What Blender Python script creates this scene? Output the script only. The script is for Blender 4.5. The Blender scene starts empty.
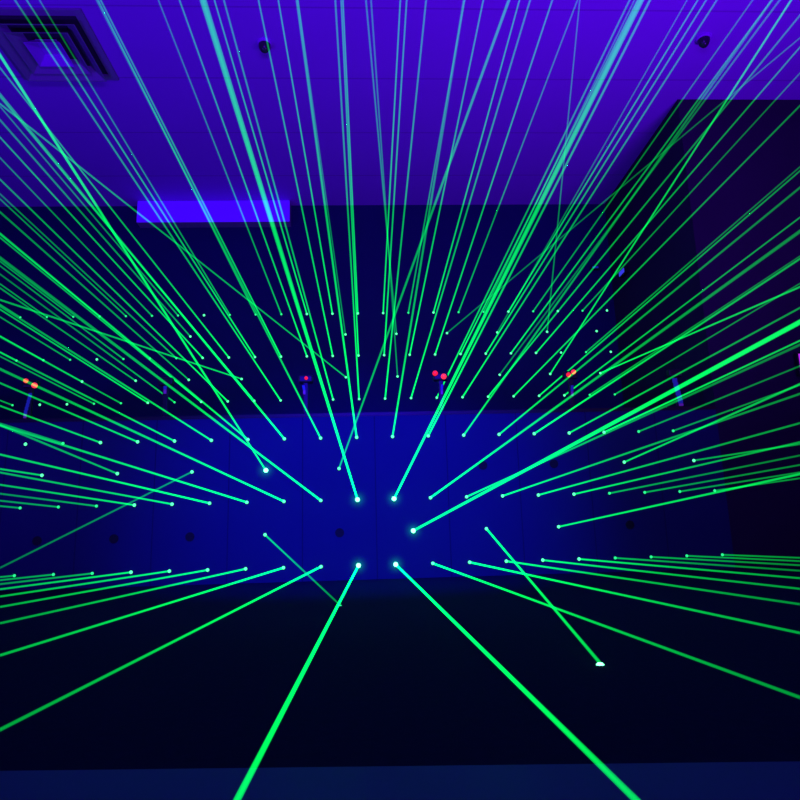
import bpy, bmesh, math, random
from mathutils import Vector, Matrix
C = bpy.context.scene.collection
SC = bpy.context.scene
rnd = random.Random(7)

# ------------------------------------------------------------------ helpers
def mat(name, col, rough=0.7, spec=0.3, emit=None, strength=0.0, noise=0.0, scale=20.0):
    m = bpy.data.materials.new(name); m.use_nodes = True
    nt = m.node_tree; b = nt.nodes['Principled BSDF']
    b.inputs['Base Color'].default_value = (*col, 1)
    b.inputs['Roughness'].default_value = rough
    b.inputs['Specular IOR Level'].default_value = spec
    if noise:
        tc = nt.nodes.new('ShaderNodeTexCoord'); n = nt.nodes.new('ShaderNodeTexNoise')
        n.inputs['Scale'].default_value = scale; n.inputs['Detail'].default_value = 4
        nt.links.new(tc.outputs['Object'], n.inputs['Vector'])
        r = nt.nodes.new('ShaderNodeMixRGB'); r.blend_type = 'MIX'
        r.inputs[1].default_value = (*[c * (1 - noise) for c in col], 1)
        r.inputs[2].default_value = (*[min(1, c * (1 + noise)) for c in col], 1)
        nt.links.new(n.outputs['Fac'], r.inputs[0]); nt.links.new(r.outputs[0], b.inputs['Base Color'])
    if emit:
        b.inputs['Emission Color'].default_value = (*emit, 1)
        b.inputs['Emission Strength'].default_value = strength
    return m

def seams(m, axis, first, pitch, width, dark, col):
    """thin joints between boards, a pattern fixed on the surface itself"""
    nt = m.node_tree; b = nt.nodes['Principled BSDF']
    tc = nt.nodes.new('ShaderNodeTexCoord'); sx = nt.nodes.new('ShaderNodeSeparateXYZ')
    nt.links.new(tc.outputs['Object'], sx.inputs[0])
    fac = None
    for ax, f0, p in zip(axis, first, pitch):
        def M(op, a, bv):
            n = nt.nodes.new('ShaderNodeMath'); n.operation = op
            if isinstance(a, (int, float)): n.inputs[0].default_value = a
            else: nt.links.new(a, n.inputs[0])
            n.inputs[1].default_value = bv
            return n.outputs[0]
        v = M('SUBTRACT', sx.outputs[ax], f0 - 100 * p - width / 2)
        v = M('MODULO', v, p); v = M('LESS_THAN', v, width)
        if fac is None: fac = v
        else:
            n = nt.nodes.new('ShaderNodeMath'); n.operation = 'MAXIMUM'
            nt.links.new(fac, n.inputs[0]); nt.links.new(v, n.inputs[1]); fac = n.outputs[0]
    mx = nt.nodes.new('ShaderNodeMixRGB')
    mx.inputs[2].default_value = (*[c * dark for c in col], 1)
    src = b.inputs['Base Color'].links
    if src: nt.links.new(src[0].from_socket, mx.inputs[1])
    else: mx.inputs[1].default_value = (*col, 1)
    nt.links.new(fac, mx.inputs[0]); nt.links.new(mx.outputs[0], b.inputs['Base Color'])

def vol(name, col, density):
    """emissive volume standing in for haze lit by laser light"""
    m = bpy.data.materials.new(name); m.use_nodes = True
    nt = m.node_tree; nt.nodes.clear()
    o = nt.nodes.new('ShaderNodeOutputMaterial'); e = nt.nodes.new('ShaderNodeEmission')
    e.inputs['Color'].default_value = (*col, 1); e.inputs['Strength'].default_value = density
    nt.links.new(e.outputs[0], o.inputs['Volume'])
    return m

def box(bm, x0, x1, y0, y1, z0, z1):
    v = [bm.verts.new((x, y, z)) for x in (x0, x1) for y in (y0, y1) for z in (z0, z1)]
    for f in ((0,1,3,2),(4,6,7,5),(0,4,5,1),(2,3,7,6),(0,2,6,4),(1,5,7,3)):
        bm.faces.new([v[i] for i in f])

def lathe(bm, prof, n=20, mtx=None):
    """profile of (radius, height) turned about local Z"""
    mtx = mtx or Matrix()
    rings = []
    for r, h in prof:
        if r < 1e-6: rings.append([bm.verts.new(mtx @ Vector((0, 0, h)))])
        else: rings.append([bm.verts.new(mtx @ Vector((r*math.cos(2*math.pi*i/n), r*math.sin(2*math.pi*i/n), h))) for i in range(n)])
    for a, b in zip(rings, rings[1:]):
        for i in range(n):
            j = (i + 1) % n
            if len(a) == 1 and len(b) == 1: continue
            if len(a) == 1: bm.faces.new((a[0], b[j], b[i]))
            elif len(b) == 1: bm.faces.new((a[i], a[j], b[0]))
            else: bm.faces.new((a[i], a[j], b[j], b[i]))

def mesh(name, bm, m, smooth=False, bevel=0):
    if bevel:
        bmesh.ops.bevel(bm, geom=bm.edges[:], offset=bevel, segments=2, affect='EDGES', profile=.5)
    bmesh.ops.recalc_face_normals(bm, faces=bm.faces[:])
    me = bpy.data.meshes.new(name); bm.to_mesh(me); bm.free(); me.materials.append(m)
    if smooth:
        for p in me.polygons: p.use_smooth = True
    return me

def link(name, me, parent=None, loc=(0, 0, 0)):
    o = bpy.data.objects.new(name, me); C.objects.link(o); o.location = loc
    if parent: o.parent = parent
    return o

def struct(name, bm, m):
    o = link(name, mesh(name, bm, m)); o['kind'] = 'structure'; return o

def thing(name, label, cat, loc=(0, 0, 0), group=None):
    o = bpy.data.objects.new(name, None); C.objects.link(o); o.location = loc
    o.empty_display_size = .03
    o['label'] = label; o['category'] = cat
    if group: o['group'] = group
    return o

# ------------------------------------------------------------------ the room's measures (metres)
CAM = Vector((0, 0, 0.222))          # the camera is held low, 22 cm over the floor
YN, YF = 4.143, 5.655                # low wall in front, dark back wall behind it
ZC = CAM.z + 2.961                   # ceiling
XR, XL, XE = 2.20, -4.0, 4.0
YB = -0.60                           # wall behind the camera, which catches the beams
TOP = CAM.z + 0.778                  # top of the low wall
PITCH = 0.22                         # raster of the laser ports
X0 = -0.0705

F_PX, YAW, PIT, ROLL = 680.93, 0.0487, 0.2029, -0.0278
fw = Vector((math.sin(YAW)*math.cos(PIT), math.cos(YAW)*math.cos(PIT), math.sin(PIT)))
rt = Vector((math.cos(YAW), -math.sin(YAW), 0)); up = rt.cross(fw)
rt, up = rt*math.cos(ROLL) + up*math.sin(ROLL), up*math.cos(ROLL) - rt*math.sin(ROLL)

# ------------------------------------------------------------------ materials
M_low = mat('blue_painted_board', (.014, .016, .095), .75, .2, noise=.06, scale=3)
seams(M_low, (0,), (0.04,), (0.44,), .007, .62, (.014, .016, .095))
M_back = mat('dark_painted_wall', (.014, .010, .088), .85, .15, noise=.12, scale=5)
M_side = mat('dark_wall', (.034, .012, .040), .85, .15, noise=.15, scale=4)
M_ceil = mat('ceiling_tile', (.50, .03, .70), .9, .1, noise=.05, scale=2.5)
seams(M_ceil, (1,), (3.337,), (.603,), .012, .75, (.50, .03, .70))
M_carpet = mat('black_carpet', (.008, .003, .032), .95, .05, noise=.35, scale=60)
M_strip = mat('pale_vinyl', (.04, .007, .16), .6, .2, noise=.1, scale=8)
M_black = mat('black_plastic', (.012, .012, .014), .45, .4)
M_bezel = mat('dark_bezel', (.006, .006, .006), .7, .4)
M_vent = mat('vent_metal', (.26, .10, .30), .5, .4)
M_ventdark = mat('vent_throat', (.05, .02, .06), .9, .1)
M_dome = mat('smoked_dome', (.03, .03, .035), .25, .5)
M_red = mat('red_lamp', (.3, .01, .01), .3, .4, (1.0, .012, .05), 1.0)
M_redhot = mat('red_lamp_bright', (.3, .01, .01), .3, .4, (1.0, .03, .07), 1.3)
M_bluestrip = mat('blue_light_strip', (.02, .02, .2), .4, .3, (.03, .05, 1.0), .19)
M_violet = mat('violet_light_tip', (.1, .02, .2), .4, .3, (.25, .03, .9), .22)
M_blueled = mat('blue_led', (.02, .02, .2), .4, .3, (.05, .06, 1.0), .75)
M_magenta = mat('magenta_strip', (.2, .02, .2), .4, .3, (.62, .03, 1.0), .85)
M_panel = mat('blue_panel', (.05, .05, .3), .5, .2, (.055, .0, 1.0), .9)
M_lens = {0: mat('lens_dim', (.0, .2, .1), .3, .5, (.03, 1.0, .32), 0.9),
          1: mat('lens_lit', (.0, .2, .1), .3, .5, (.10, 1.0, .40), 1.6),
          2: mat('lens_bright', (.0, .2, .1), .3, .5, (.14, 1.0, .42), 6.0)}
LV = {1: 18.0, 2: 34.0, 3: 54.0, 4: 80.0}
GREEN = (0.0, 1.0, .105)
M_halo = [vol('lens_glow_%d' % i, (.0, 1.0, .22), d) for i, d in enumerate((.07, .16, .36, .8, 1.4, 2.6))]
M_beam = {k: vol('glowing_haze_%d' % k, GREEN, v) for k, v in LV.items()}

# ------------------------------------------------------------------ the setting
bm = bmesh.new(); box(bm, XL - .1, XE + .1, YB - .1, YF + .2, -.12, 0); struct('floor', bm, M_carpet)
bm = bmesh.new(); q = [bm.verts.new((x, y, z)) for x, y in ((XL, YB), (XE, YB), (XE, .732 - .098*XE), (XL, .732 - .098*XL)) for z in (0, .004)]
for f in ((0,1,3,2),(2,3,5,4),(4,5,7,6),(6,7,1,0),(0,2,4,6),(1,7,5,3)): bm.faces.new([q[i] for i in f])
struct('trim_1', bm, M_strip)
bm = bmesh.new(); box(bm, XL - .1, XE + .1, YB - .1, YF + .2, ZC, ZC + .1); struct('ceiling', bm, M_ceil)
bm = bmesh.new(); box(bm, XL - .1, XR + .1, YF, YF + .15, 0, ZC); struct('wall_back', bm, M_back)
bm = bmesh.new(); box(bm, XL, XR, YN, YN + .16, 0, TOP - .022); struct('wall_low', bm, M_low)
bm = bmesh.new(); box(bm, XL, XR, YN - .002, YN + .175, TOP - .022, TOP); struct('trim_2', bm, M_black)
bm = bmesh.new(); box(bm, XL - .15, XL, YB, YF, 0, ZC); struct('wall_left', bm, M_side)
bm = bmesh.new()                                   # L-shaped: the jutting block and the side of the room
o = [(XR, YF), (XR, YN), (XE, YN), (XE, YB), (XE + .15, YB), (XE + .15, YF)]
a = [bm.verts.new((x, y, 0)) for x, y in o]; b = [bm.verts.new((x, y, ZC)) for x, y in o]
for i in range(6): bm.faces.new((a[i], a[(i+1) % 6], b[(i+1) % 6], b[i]))
bm.faces.new(a); bm.faces.new(b); struct('wall_right', bm, M_side)
bm = bmesh.new(); box(bm, XL - .1, XE + .1, YB - .15, YB, 0, ZC); struct('wall_front', bm, M_side)

# ------------------------------------------------------------------ lasers
RX = Matrix.Rotation(math.pi/2, 4, 'X')             # local Z -> -Y, out of the wall
def ring_me(R):
    bm = bmesh.new(); lathe(bm, [(R*.55, 0), (R*.55, .003), (R*.95, .003), (R, .0015), (R, 0)], 20, RX)
    return mesh('bezel_ring', bm, M_bezel, False)  # dark bezel round each lens and port
def lens_me(r, m):
    bm = bmesh.new(); lathe(bm, [(r*math.cos(t*math.pi/10), .0006 + r*.8*math.sin(t*math.pi/10)) for t in range(6)], 14, RX)
    return mesh('lens', bm, m, True)
ME_bez = ring_me(.0125); ME_port = ring_me(.027)
ME_lens = {0: lens_me(.0095, M_lens[0]), 1: lens_me(.0105, M_lens[1]), 2: lens_me(.0135, M_lens[2])}
bm = bmesh.new(); lathe(bm, [(0, .0012), (.0150, .0012), (.0150, 0)], 20, RX)
ME_throat = mesh('socket', bm, M_bezel)

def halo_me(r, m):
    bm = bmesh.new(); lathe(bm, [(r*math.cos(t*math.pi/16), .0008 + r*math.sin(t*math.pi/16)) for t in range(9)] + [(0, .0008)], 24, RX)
    return mesh('glow_shell', bm, m, True)
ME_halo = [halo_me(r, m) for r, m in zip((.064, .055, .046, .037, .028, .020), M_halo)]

def end_of(p, d):
    """where a ray from p along d meets the room"""
    t = 1e9
    for i, (lo, hi) in enumerate(((XL, XE), (YB, YF), (0.005, ZC))):
        if d[i] > 1e-9: t = min(t, (hi - p[i]) / d[i])
        if d[i] < -1e-9: t = min(t, (lo - p[i]) / d[i])
    return p + d * (t - .002)

def beam_me(v, r0, r1, m, n=10):
    q = v.to_track_quat('Z', 'Y').to_matrix().to_4x4(); bm = bmesh.new()
    lathe(bm, [(0, 0), (r0, 0), (r1, v.length), (0, v.length)], n, q)
    return mesh('beam', bm, m, True)

def laser(p, level, label, group, target=None, end=None, lens=None, r=(.0052, .0026)):
    t = thing('laser_emitter', label, 'laser', p, group)
    link('bezel_ring', ME_bez, t)
    li = lens if lens is not None else (0 if level <= 1 else 1 if level <= 3 else 2)
    link('lens', ME_lens[li], t)
    if li == 2:                                      # emissive shells imitate the glow round the strongest lenses
        for me in ME_halo: link('glow_shell', me, t)
    if level:
        s = Vector((0, -.006, 0))
        if end is None:
            d = ((target - p) if target is not None else Vector((0, -1, 0))).normalized()
            end = end_of(p, d)
        link('beam', beam_me(end - p - s, r[0], r[1], M_beam[level]), t, s)
    return t

def at(px, py, Y):
    """a point of the room at depth Y on the sight line through a place in the photograph"""
    d = fw + rt*(px - 400)/F_PX + up*(400 - py)/F_PX
    return CAM + d * (Y / d.y)
def pix(P):
    d = P - CAM; return (400 + F_PX*d.dot(rt)/d.dot(fw), 400 - F_PX*d.dot(up)/d.dot(fw))

ORD = 'zeroth first second third fourth fifth sixth seventh eighth ninth tenth eleventh twelfth thirteenth fourteenth'.split()
def rank(i, n):
    if i == 0: return 'leftmost'
    if i == n - 1: return 'rightmost'
    return ORD[i + 1] + ' from left' if i < (n + 1) // 2 else ORD[n - i] + ' from right'
ADJ = {0: 'beamless', 1: 'faint', 2: 'thin', 3: 'bright', 4: 'brilliant'}
def heading(a, b):
    dx, dy = b[0] - a[0], a[1] - b[1]
    ang = math.degrees(math.atan2(dy, dx)) % 360
    for lim, w in ((12, 'running right'), (50, 'rising right'), (80, 'rising steeply right'), (100, 'going straight up'),
                   (130, 'rising steeply left'), (168, 'rising left'), (192, 'running left'), (230, 'falling left'),
                   (270, 'falling steeply left'), (310, 'falling steeply right'), (348, 'falling right'), (361, 'running right')):
        if ang <= lim: return w

# rows of the raster: height over the camera, {column: level}
def rng(a, b, f): return {k: f(k) for k in range(a, b + 1)}
def edge(k, c, hi, w):     # lasers of the outer columns are weaker
    return max(1, round(hi - abs(k - c) / w))
A = rng(-9, 10, lambda k: {0: 4, 1: 4, -1: 3, 2: 3, -2: 3, 3: 3, 4: 2, -3: 2}.get(k, 2 if -7 < k < 7 else 1))
B = rng(-9, 10, lambda k: {0: 4, 1: 4, -1: 3, 2: 3, -2: 3, 3: 2, 4: 2, -3: 3, -4: 3, 5: 2}.get(k, 2 if -7 < k < 7 else 1))
Cc = rng(-9, 9, lambda k: {-9: 0, -8: 1, -7: 2, 8: 1, 9: 1}.get(k, 2)); Cc[0] = 3; Cc[2] = 3; Cc[7] = 3; Cc[-2] = 3; Cc[5] = 3
F1 = rng(-14, 10, lambda k: {-12: 0, -11: 0, -2: 0, -7: 1, 9: 1, 10: 1}.get(k, 1 if k < -8 else 2))
F2 = rng(-13, 10, lambda k: {-10: 0, 10: 0, 8: 0}.get(k, 2 if -7 < k < 8 else 1))
F3 = rng(-13, 10, lambda k: {10: 0, -6: 0, 8: 0}.get(k, 2 if k in (0, 1, 3, -1, -2, 6) else 1))
ROWS = [(-.140, YN, A, 'bottom row', 'low blue wall'), (.246, YN, B, 'middle row', 'low blue wall'), (.624, YN, Cc, 'top row', 'low blue wall'),
        (1.179, YF, F1, 'lowest row', 'dark back wall'), (1.560, YF, F2, 'middle row', 'dark back wall'), (1.939, YF, F3, 'highest row', 'dark back wall')]
# lasers whose mounts are visibly out of true: a second point on each beam
SKEW = {('bottom row', YN, 0): (237, 800, .41), ('bottom row', YN, 1): (636, 800, .41),
        ('middle row', YN, 0): (203, 0, .35), ('middle row', YN, 1): (641, 0, .40), ('middle row', YN, -1): (0, 258, .6),
        ('top row', YN, 1): (464, 0, .75), ('top row', YN, -1): (97, 0, .8), ('top row', YN, 2): (650, 0, .85), ('top row', YN, 3): (772, 0, .85)}
for h, Y, row, rname, wname in ROWS:
    ks = sorted(row)
    for i, k in enumerate(ks):
        lv = row[k]; p = Vector((X0 + k*PITCH, Y, CAM.z + h))
        # no mount is dead true: a fraction of a degree of play
        tgt = Vector((p.x + rnd.uniform(-.03, .03), YB, p.z + rnd.uniform(-.02, .03))) if Y == YF else Vector((p.x + rnd.uniform(-.012, .012), YB, p.z))
        if (rname, Y, k) in SKEW: tgt = at(*SKEW[(rname, Y, k)])
        mid = p.lerp(tgt, .5)
        if lv: lab = '%s green laser %s, %s of %s, %s' % (ADJ[lv], rank(i, len(ks)), rname, wname, heading(pix(p), pix(mid)))
        else: lab = 'green laser dot without beam, %s in %s of %s' % (rank(i, len(ks)), rname, wname)
        laser(p, lv, lab, 'lasers in the %s of the %s' % (rname, wname), tgt,
              lens=None if lv else 1, r=(.0055, .0013 if lv == 4 else .0004) if Y == YN else (.0064, .0005))

# lasers between the rows, aimed across the room: column, height, depth, second point (px, py, depth) or floor hit, level
def col(j): return -.18 + .44*j
CROSS = [
    (0, .435, YN, (509, 0, 1.6), 2, 'the low blue wall, left of centre, rising steeply right'),
    (-1, .435, YN, (0, 55, 1.7), 4, 'the low blue wall, crossing others to upper left'),
    (-2, .435, YN, (0, 568, 2.6), 1, 'the low blue wall at left, falling left'),
    (-3, .435, YN, (0, 425, 2.6), 1, 'the low blue wall at left, rising left above a falling beam'),
    (-4, .435, YN, (0, 469, 3.4), 1, 'the low blue wall at far left, short, running left'),
    (4, .435, YN, (800, 384, 2.4), 2, 'the low blue wall at right, between its upper rows, rising right'),
    (5, .435, YN, (800, 444, 3.0), 1, 'the low blue wall near its right end, between upper rows'),
    (-1, .053, YN, ('floor', 340, 605), 1, 'the low blue wall, short, falling right onto floor'),
    (2, .053, YN, ('floor', 600, 663), 2, 'the low blue wall, ending in bright floor spot'),
    (1, .053, YN, (800, 322, 1.5), 4, 'the low blue wall, thickest of all, rising right'),
    (3, .053, YN, (800, 474, 2.4), 3, 'the low blue wall at right, lowest that still rises'),
    (0, 1.37, YF, (0, 104, 2.8), 2, 'the back wall left of centre, slanting across others to upper left'),
    (-2, 1.37, YF, (0, 300, 3.0), 2, 'the back wall, flattest one running left'),
    (1, 1.37, YF, (371, 0, 2.6), 1, 'the back wall at centre, between lower rows, nearly upright'),
    (3, 1.37, YF, (640, 187, 3.4), 1, 'the back wall right of centre lamp stand, rising right'),
    (4, 1.37, YF, (775, 25, 2.4), 3, 'the back wall, strong and steep to upper right'),
    (5, 1.37, YF, (800, 287, 2.6), 2, 'the back wall at right, flattest one rising right'),
    (-3, 1.37, YF, None, 1, 'the back wall right of the second lamp stand, rising left'),
    (-4, 1.37, YF, None, 1, 'the back wall left of the second lamp stand, rising left'),
    (-5, 1.37, YF, None, 1, 'the back wall midway between the first two lamp stands'),
    (0, 1.75, YF, (298, 0, 3.0), 1, 'the back wall left of centre, between upper rows, upright'),
    (1, 1.75, YF, (375, 100, 3.2), 1, 'the back wall at centre, between upper rows, upright'),
    (2, 1.75, YF, (800, 38, 3.0), 1, 'the back wall above centre lamp stand, slanting right across others'),
    (3, 1.75, YF, (590, 170, 4.0), 1, 'the back wall, between upper rows, rising right of centre'),
    (4, 1.75, YF, (560, 200, 4.2), 1, 'the back wall, going straight up right of centre'),
    (5, 1.75, YF, None, 0, 'the back wall, lone dot between upper rows near right end'),
    (-3, 1.75, YF, None, 1, 'the back wall at left, between upper rows, rising left'),
]
for j, h, Y, tgt, lv, txt in CROSS:
    p = Vector((col(j), Y, CAM.z + h)); end = None; target = None
    if tgt and tgt[0] == 'floor':
        d = fw + rt*(tgt[1] - 400)/F_PX + up*(400 - tgt[2])/F_PX; end = CAM + d * (-(CAM.z - .004) / d.z)
    elif tgt: target = at(*tgt)
    lab = ('%s green laser of %s' % (ADJ[lv], txt)) if lv else 'green laser in ' + txt
    assert len(lab.split()) <= 16, lab
    t = laser(p, lv, lab, 'crossing lasers between the rows', target, end,
              lens=2 if (lv >= 3 and Y == YN and j != 3) else 1, r=(.0070, .0060) if (j, h) == (1, .053) else (.0055, .0034) if Y == YN else (.0060, .0030))
    if end is not None:                              # where the beam lands: an emissive disc imitates the spot of laser light
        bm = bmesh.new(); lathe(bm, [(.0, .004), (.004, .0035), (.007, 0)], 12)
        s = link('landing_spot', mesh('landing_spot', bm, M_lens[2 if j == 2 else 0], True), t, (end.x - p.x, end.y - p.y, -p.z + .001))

# unlit ports in the low wall
def port(j, h, label):
    t = thing('laser_port', label, 'laser port', (col(j), YN, CAM.z + h), 'dark unlit ports in the low wall')
    link('bezel_ring', ME_port, t); link('socket', ME_throat, t)
port(0, .053, 'dark unlit round port near centre of low blue wall')
port(-2, .053, 'dark unlit round port, third from left in lower half of low blue wall')
port(-3, .053, 'dark unlit round port, second from left in lower half of low blue wall')
port(-4, .053, 'dark unlit round port, leftmost in lower half of low blue wall')
port(4, .053, 'dark unlit round port at right in lower half of low blue wall')
port(2, .435, 'dark unlit round port in upper half of low blue wall, just right of centre')
port(3, .435, 'dark unlit round port in upper half of low blue wall, further right')

# ------------------------------------------------------------------ lamp stands on top of the low wall
def lamp_stand(x, label, reds, strip, lean, seed):
    t = thing('lamp_stand', label, 'lamp', (x, YN + .085, TOP), 'black lamp stands on the low wall')
    bm = bmesh.new(); lathe(bm, [(0, 0), (.034, 0), (.034, .008), (.012, .016), (0, .016)], 18); link('base', mesh('base', bm, M_black), t)
    bm = bmesh.new(); box(bm, -.016, .016, -.012, .012, .014, .215); link('post', mesh('post', bm, M_black, bevel=.004), t)
    hd = bmesh.new(); box(hd, -.046, .046, -.022, .026, .212, .262)
    h = link('lamp_head', mesh('lamp_head', hd, M_black, bevel=.010), t)
    for i, (dx, dz, r, hot) in enumerate(reds):
        r *= .84
        bm = bmesh.new(); lathe(bm, [(r, -.006), (r, .004), (r*.8, .010), (r*.45, .014), (0, .0155)], 16, Matrix.Translation((dx, -.024, .24 + dz)) @ RX)
        link('red_bulb', mesh('red_bulb', bm, M_redhot if hot else M_red, True), h)
    if strip:
        z0, z1, w = strip
        n = 6; bm = bmesh.new()
        for k in range(n):
            za, zb = z0 + (z1 - z0)*k/n, z0 + (z1 - z0)*(k + 1)/n; xo = lean*((za + zb)/2 - .12)
            box(bm, xo - w/2, xo + w/2, -.020, -.0125, za, zb)
        link('blue_strip', mesh('blue_strip', bm, M_bluestrip), t)
        bm = bmesh.new(); xo = lean*(z0 - .12); box(bm, xo - w*.45, xo + w*.45, -.019, -.0125, max(.018, z0 - .028), z0 - .002)
        link('violet_tip', mesh('violet_tip', bm, M_violet), t)
lamp_stand(-2.09, 'black lamp stand with two red bulbs and blue strip at far left', [(-.022, .012, .017, 0), (.032, -.018, .020, 1)], (.045, .175, .018), .18, 1)
lamp_stand(-1.262, 'black lamp stand with red bulbs off and one blue speck, second from left', [], (.185, .205, .018), 0, 2)
lamp_stand(-.388, 'black lamp stand with one lit red bulb, left of centre', [(.004, .0, .013, 0)], (.165, .195, .016), -.2, 3)
lamp_stand(.470, 'black lamp stand with two red bulbs beside the thick steep beam at centre', [(-.036, .018, .020, 0), (.018, -.004, .021, 1)], (.15, .185, .014), .1, 4)
lamp_stand(1.310, 'black lamp stand with two red bulbs, right of centre', [(-.016, -.006, .018, 0), (.018, .012, .018, 1)], (.125, .165, .016), .1, 5)
lamp_stand(2.0, 'black lamp stand with tall blue strip and no red bulb, rightmost on low wall', [], (.035, .20, .030), -.16, 6)

# wall lamps in the right-hand corner
def wall_lamp(name, label, loc, w, h, d, m, axis):
    t = thing(name, label, 'lamp', loc)
    bm = bmesh.new(); box(bm, -w/2 - .01, w/2 + .01, -d, 0, -h/2 - .01, h/2 + .01); a = link('housing', mesh('housing', bm, M_black, bevel=.003), t)
    bm = bmesh.new(); box(bm, -w/2, w/2, -d - .004, -d + .002, -h/2, h/2); b = link('light_bar', mesh('light_bar', bm, m), t)
    t.rotation_euler = (0, 0, axis)
wall_lamp('wall_lamp', 'small blue lamp on dark wall beside the right-hand corner', (XR, 5.33, CAM.z + 2.165), .11, .035, .035, M_blueled, -math.pi/2)
wall_lamp('wall_lamp', 'tiny dim blue lamp on back wall left of the corner lamp', (2.05, YF, CAM.z + 2.335), .055, .018, .03, M_bluestrip, 0)
wall_lamp('wall_lamp', 'magenta light bar on right wall at the edge of view', (2.79, YN, CAM.z + 1.035), .05, .13, .04, M_magenta, 0)

# ------------------------------------------------------------------ emissive blue panel under the ceiling
t = thing('glowing_panel', 'long glowing blue panel under the ceiling on the back wall', 'light', (-1.31, YF, CAM.z + 2.757))
bm = bmesh.new(); box(bm, -.66, .66, -.10, 0, -.004, .198); link('housing', mesh('housing', bm, M_vent), t)
bm = bmesh.new(); box(bm, -.657, .657, -.112, -.096, -.001, .196); link('panel_face', mesh('panel_face', bm, M_panel, bevel=.003), t)

# ------------------------------------------------------------------ ceiling vent: nested square louvres
t = thing('ceiling_vent', 'square dark air vent with nested louvres in the ceiling at left', 'vent', (-1.86, 3.655, ZC))
def frus(bm, a, b, z0, z1, th=.006):
    """a square ring that slopes from half-width a at z0 to b at z1"""
    def sq(r, z): return [bm.verts.new((x*r, y*r, z)) for x, y in ((-1,-1),(1,-1),(1,1),(-1,1))]
    R = [sq(a, z0), sq(b, z1), sq(b - th, z1), sq(a - th, z0)]
    for i in range(4):
        for k in range(4):
            u, v = R[k], R[(k + 1) % 4]; bm.faces.new((u[i], u[(i+1) % 4], v[(i+1) % 4], v[i]))
bm = bmesh.new(); frus(bm, .30, .297, -.001, -.012, .045); link('frame', mesh('frame', bm, M_vent), t)
bm = bmesh.new(); box(bm, -.25, .25, -.25, .25, -.003, -.0005); link('throat', mesh('throat', bm, M_ventdark), t)
for a, b in ((.175, .245), (.115, .18)):
    bm = bmesh.new(); frus(bm, a, b, -.006, -.060); link('louvre', mesh('louvre', bm, M_vent), t)
bm = bmesh.new(); frus(bm, .06, .105, -.010, -.064); box(bm, -.062, .062, -.062, .062, -.014, -.008); link('centre_cone', mesh('centre_cone', bm, M_ceil), t)

# small dark domes in the ceiling
def dome(x, y, label, s=1.0):
    t = thing('ceiling_dome', label, 'ceiling fitting', (x, y, ZC), 'small dark domes in the ceiling')
    R = Matrix.Rotation(math.pi, 4, 'X')
    bm = bmesh.new(); lathe(bm, [(0, 0), (.046*s, 0), (.046*s, .008), (.038*s, .014), (0, .014)], 24, R); link('base', mesh('base', bm, M_ceil, False), t)
    bm = bmesh.new(); lathe(bm, [(.036*s*math.cos(q*math.pi/14), .013 + .052*s*math.sin(q*math.pi/14)) for q in range(8)], 24, R); link('dome', mesh('dome', bm, M_dome, True), t)
dome(-.582, 3.62, 'small dark dome on the ceiling left of centre, between upright beams')
dome(2.094, 3.55, 'small dark dome on the ceiling at upper right')

# ------------------------------------------------------------------ light
def spot(name, loc, tgt, col, power, size, blend=1, radius=.08):
    l = bpy.data.lights.new(name, 'SPOT'); l.color = col; l.energy = power; l.spot_size = math.radians(size); l.spot_blend = blend; l.shadow_soft_size = radius
    o = bpy.data.objects.new(name, l); C.objects.link(o); o.location = loc
    o.rotation_euler = (Vector(tgt) - Vector(loc)).to_track_quat('-Z', 'Y').to_euler(); return o
def area(name, loc, tgt, col, power, sx, sy, spread=170):
    l = bpy.data.lights.new(name, 'AREA'); l.shape = 'RECTANGLE'; l.size = sx; l.size_y = sy; l.color = col; l.energy = power; l.spread = math.radians(spread)
    o = bpy.data.objects.new(name, l); C.objects.link(o); o.location = loc
    o.rotation_euler = (Vector(tgt) - Vector(loc)).to_track_quat('-Z', 'Y').to_euler(); return o
BLUE = (.004, .0, 1.0); VIO = (.12, .0, 1.0)
spot('blue_wash', (0.0, .6, 2.75), (-.05, YN, .55), BLUE, 1550, 45)
area('violet_fill_left', (-2.9, 1.9, .25), (-1.6, 3.6, ZC), (.075, 0, 1), 36, .9, .2, 150)  # unseen lamp, added to spread violet over the ceiling at left
area('violet_fill_right', (2.7, 1.5, .2), (1.7, 2.9, ZC), (.16, 0, 1), 33, .9, .2, 100)  # its unseen counterpart, added to brighten the ceiling at right
area('violet_uplight_rear', (0, -.4, 1.2), (0, 3.2, ZC), (.12, 0, 1), 62, 1.6, .2, 120)
spot('magenta_wash', (3.4, 1.2, 2.4), (3.0, YN, .9), (.5, 0, .6), 16, 95)

spot('violet_side_fill', (-3.2, 2.4, 2.5), (2.2, 5.0, 1.4), (.10, 0, 1), 130, 50)  # added fill that lightens the recess side and the back wall

w = bpy.data.worlds.new('World'); SC.world = w; w.use_nodes = True
w.node_tree.nodes['Background'].inputs[0].default_value = (0, 0, .01, 1); w.node_tree.nodes['Background'].inputs[1].default_value = .1

# ------------------------------------------------------------------ camera
cam = bpy.data.cameras.new('camera'); co = bpy.data.objects.new('camera', cam); C.objects.link(co); SC.camera = co
cam.sensor_fit = 'HORIZONTAL'; cam.sensor_width = 36; cam.lens = 36 * F_PX / 800; cam.clip_start = .01
co.matrix_world = Matrix(((rt.x, up.x, -fw.x, CAM.x), (rt.y, up.y, -fw.y, CAM.y), (rt.z, up.z, -fw.z, CAM.z), (0, 0, 0, 1)))

SC.cycles.sample_clamp_indirect = 1.0
vs = SC.view_settings; SC.display_settings.display_device = 'sRGB'
vs.view_transform = 'Standard'; vs.look = 'None'; vs.exposure = 0; vs.gamma = 1; vs.use_curve_mapping = False
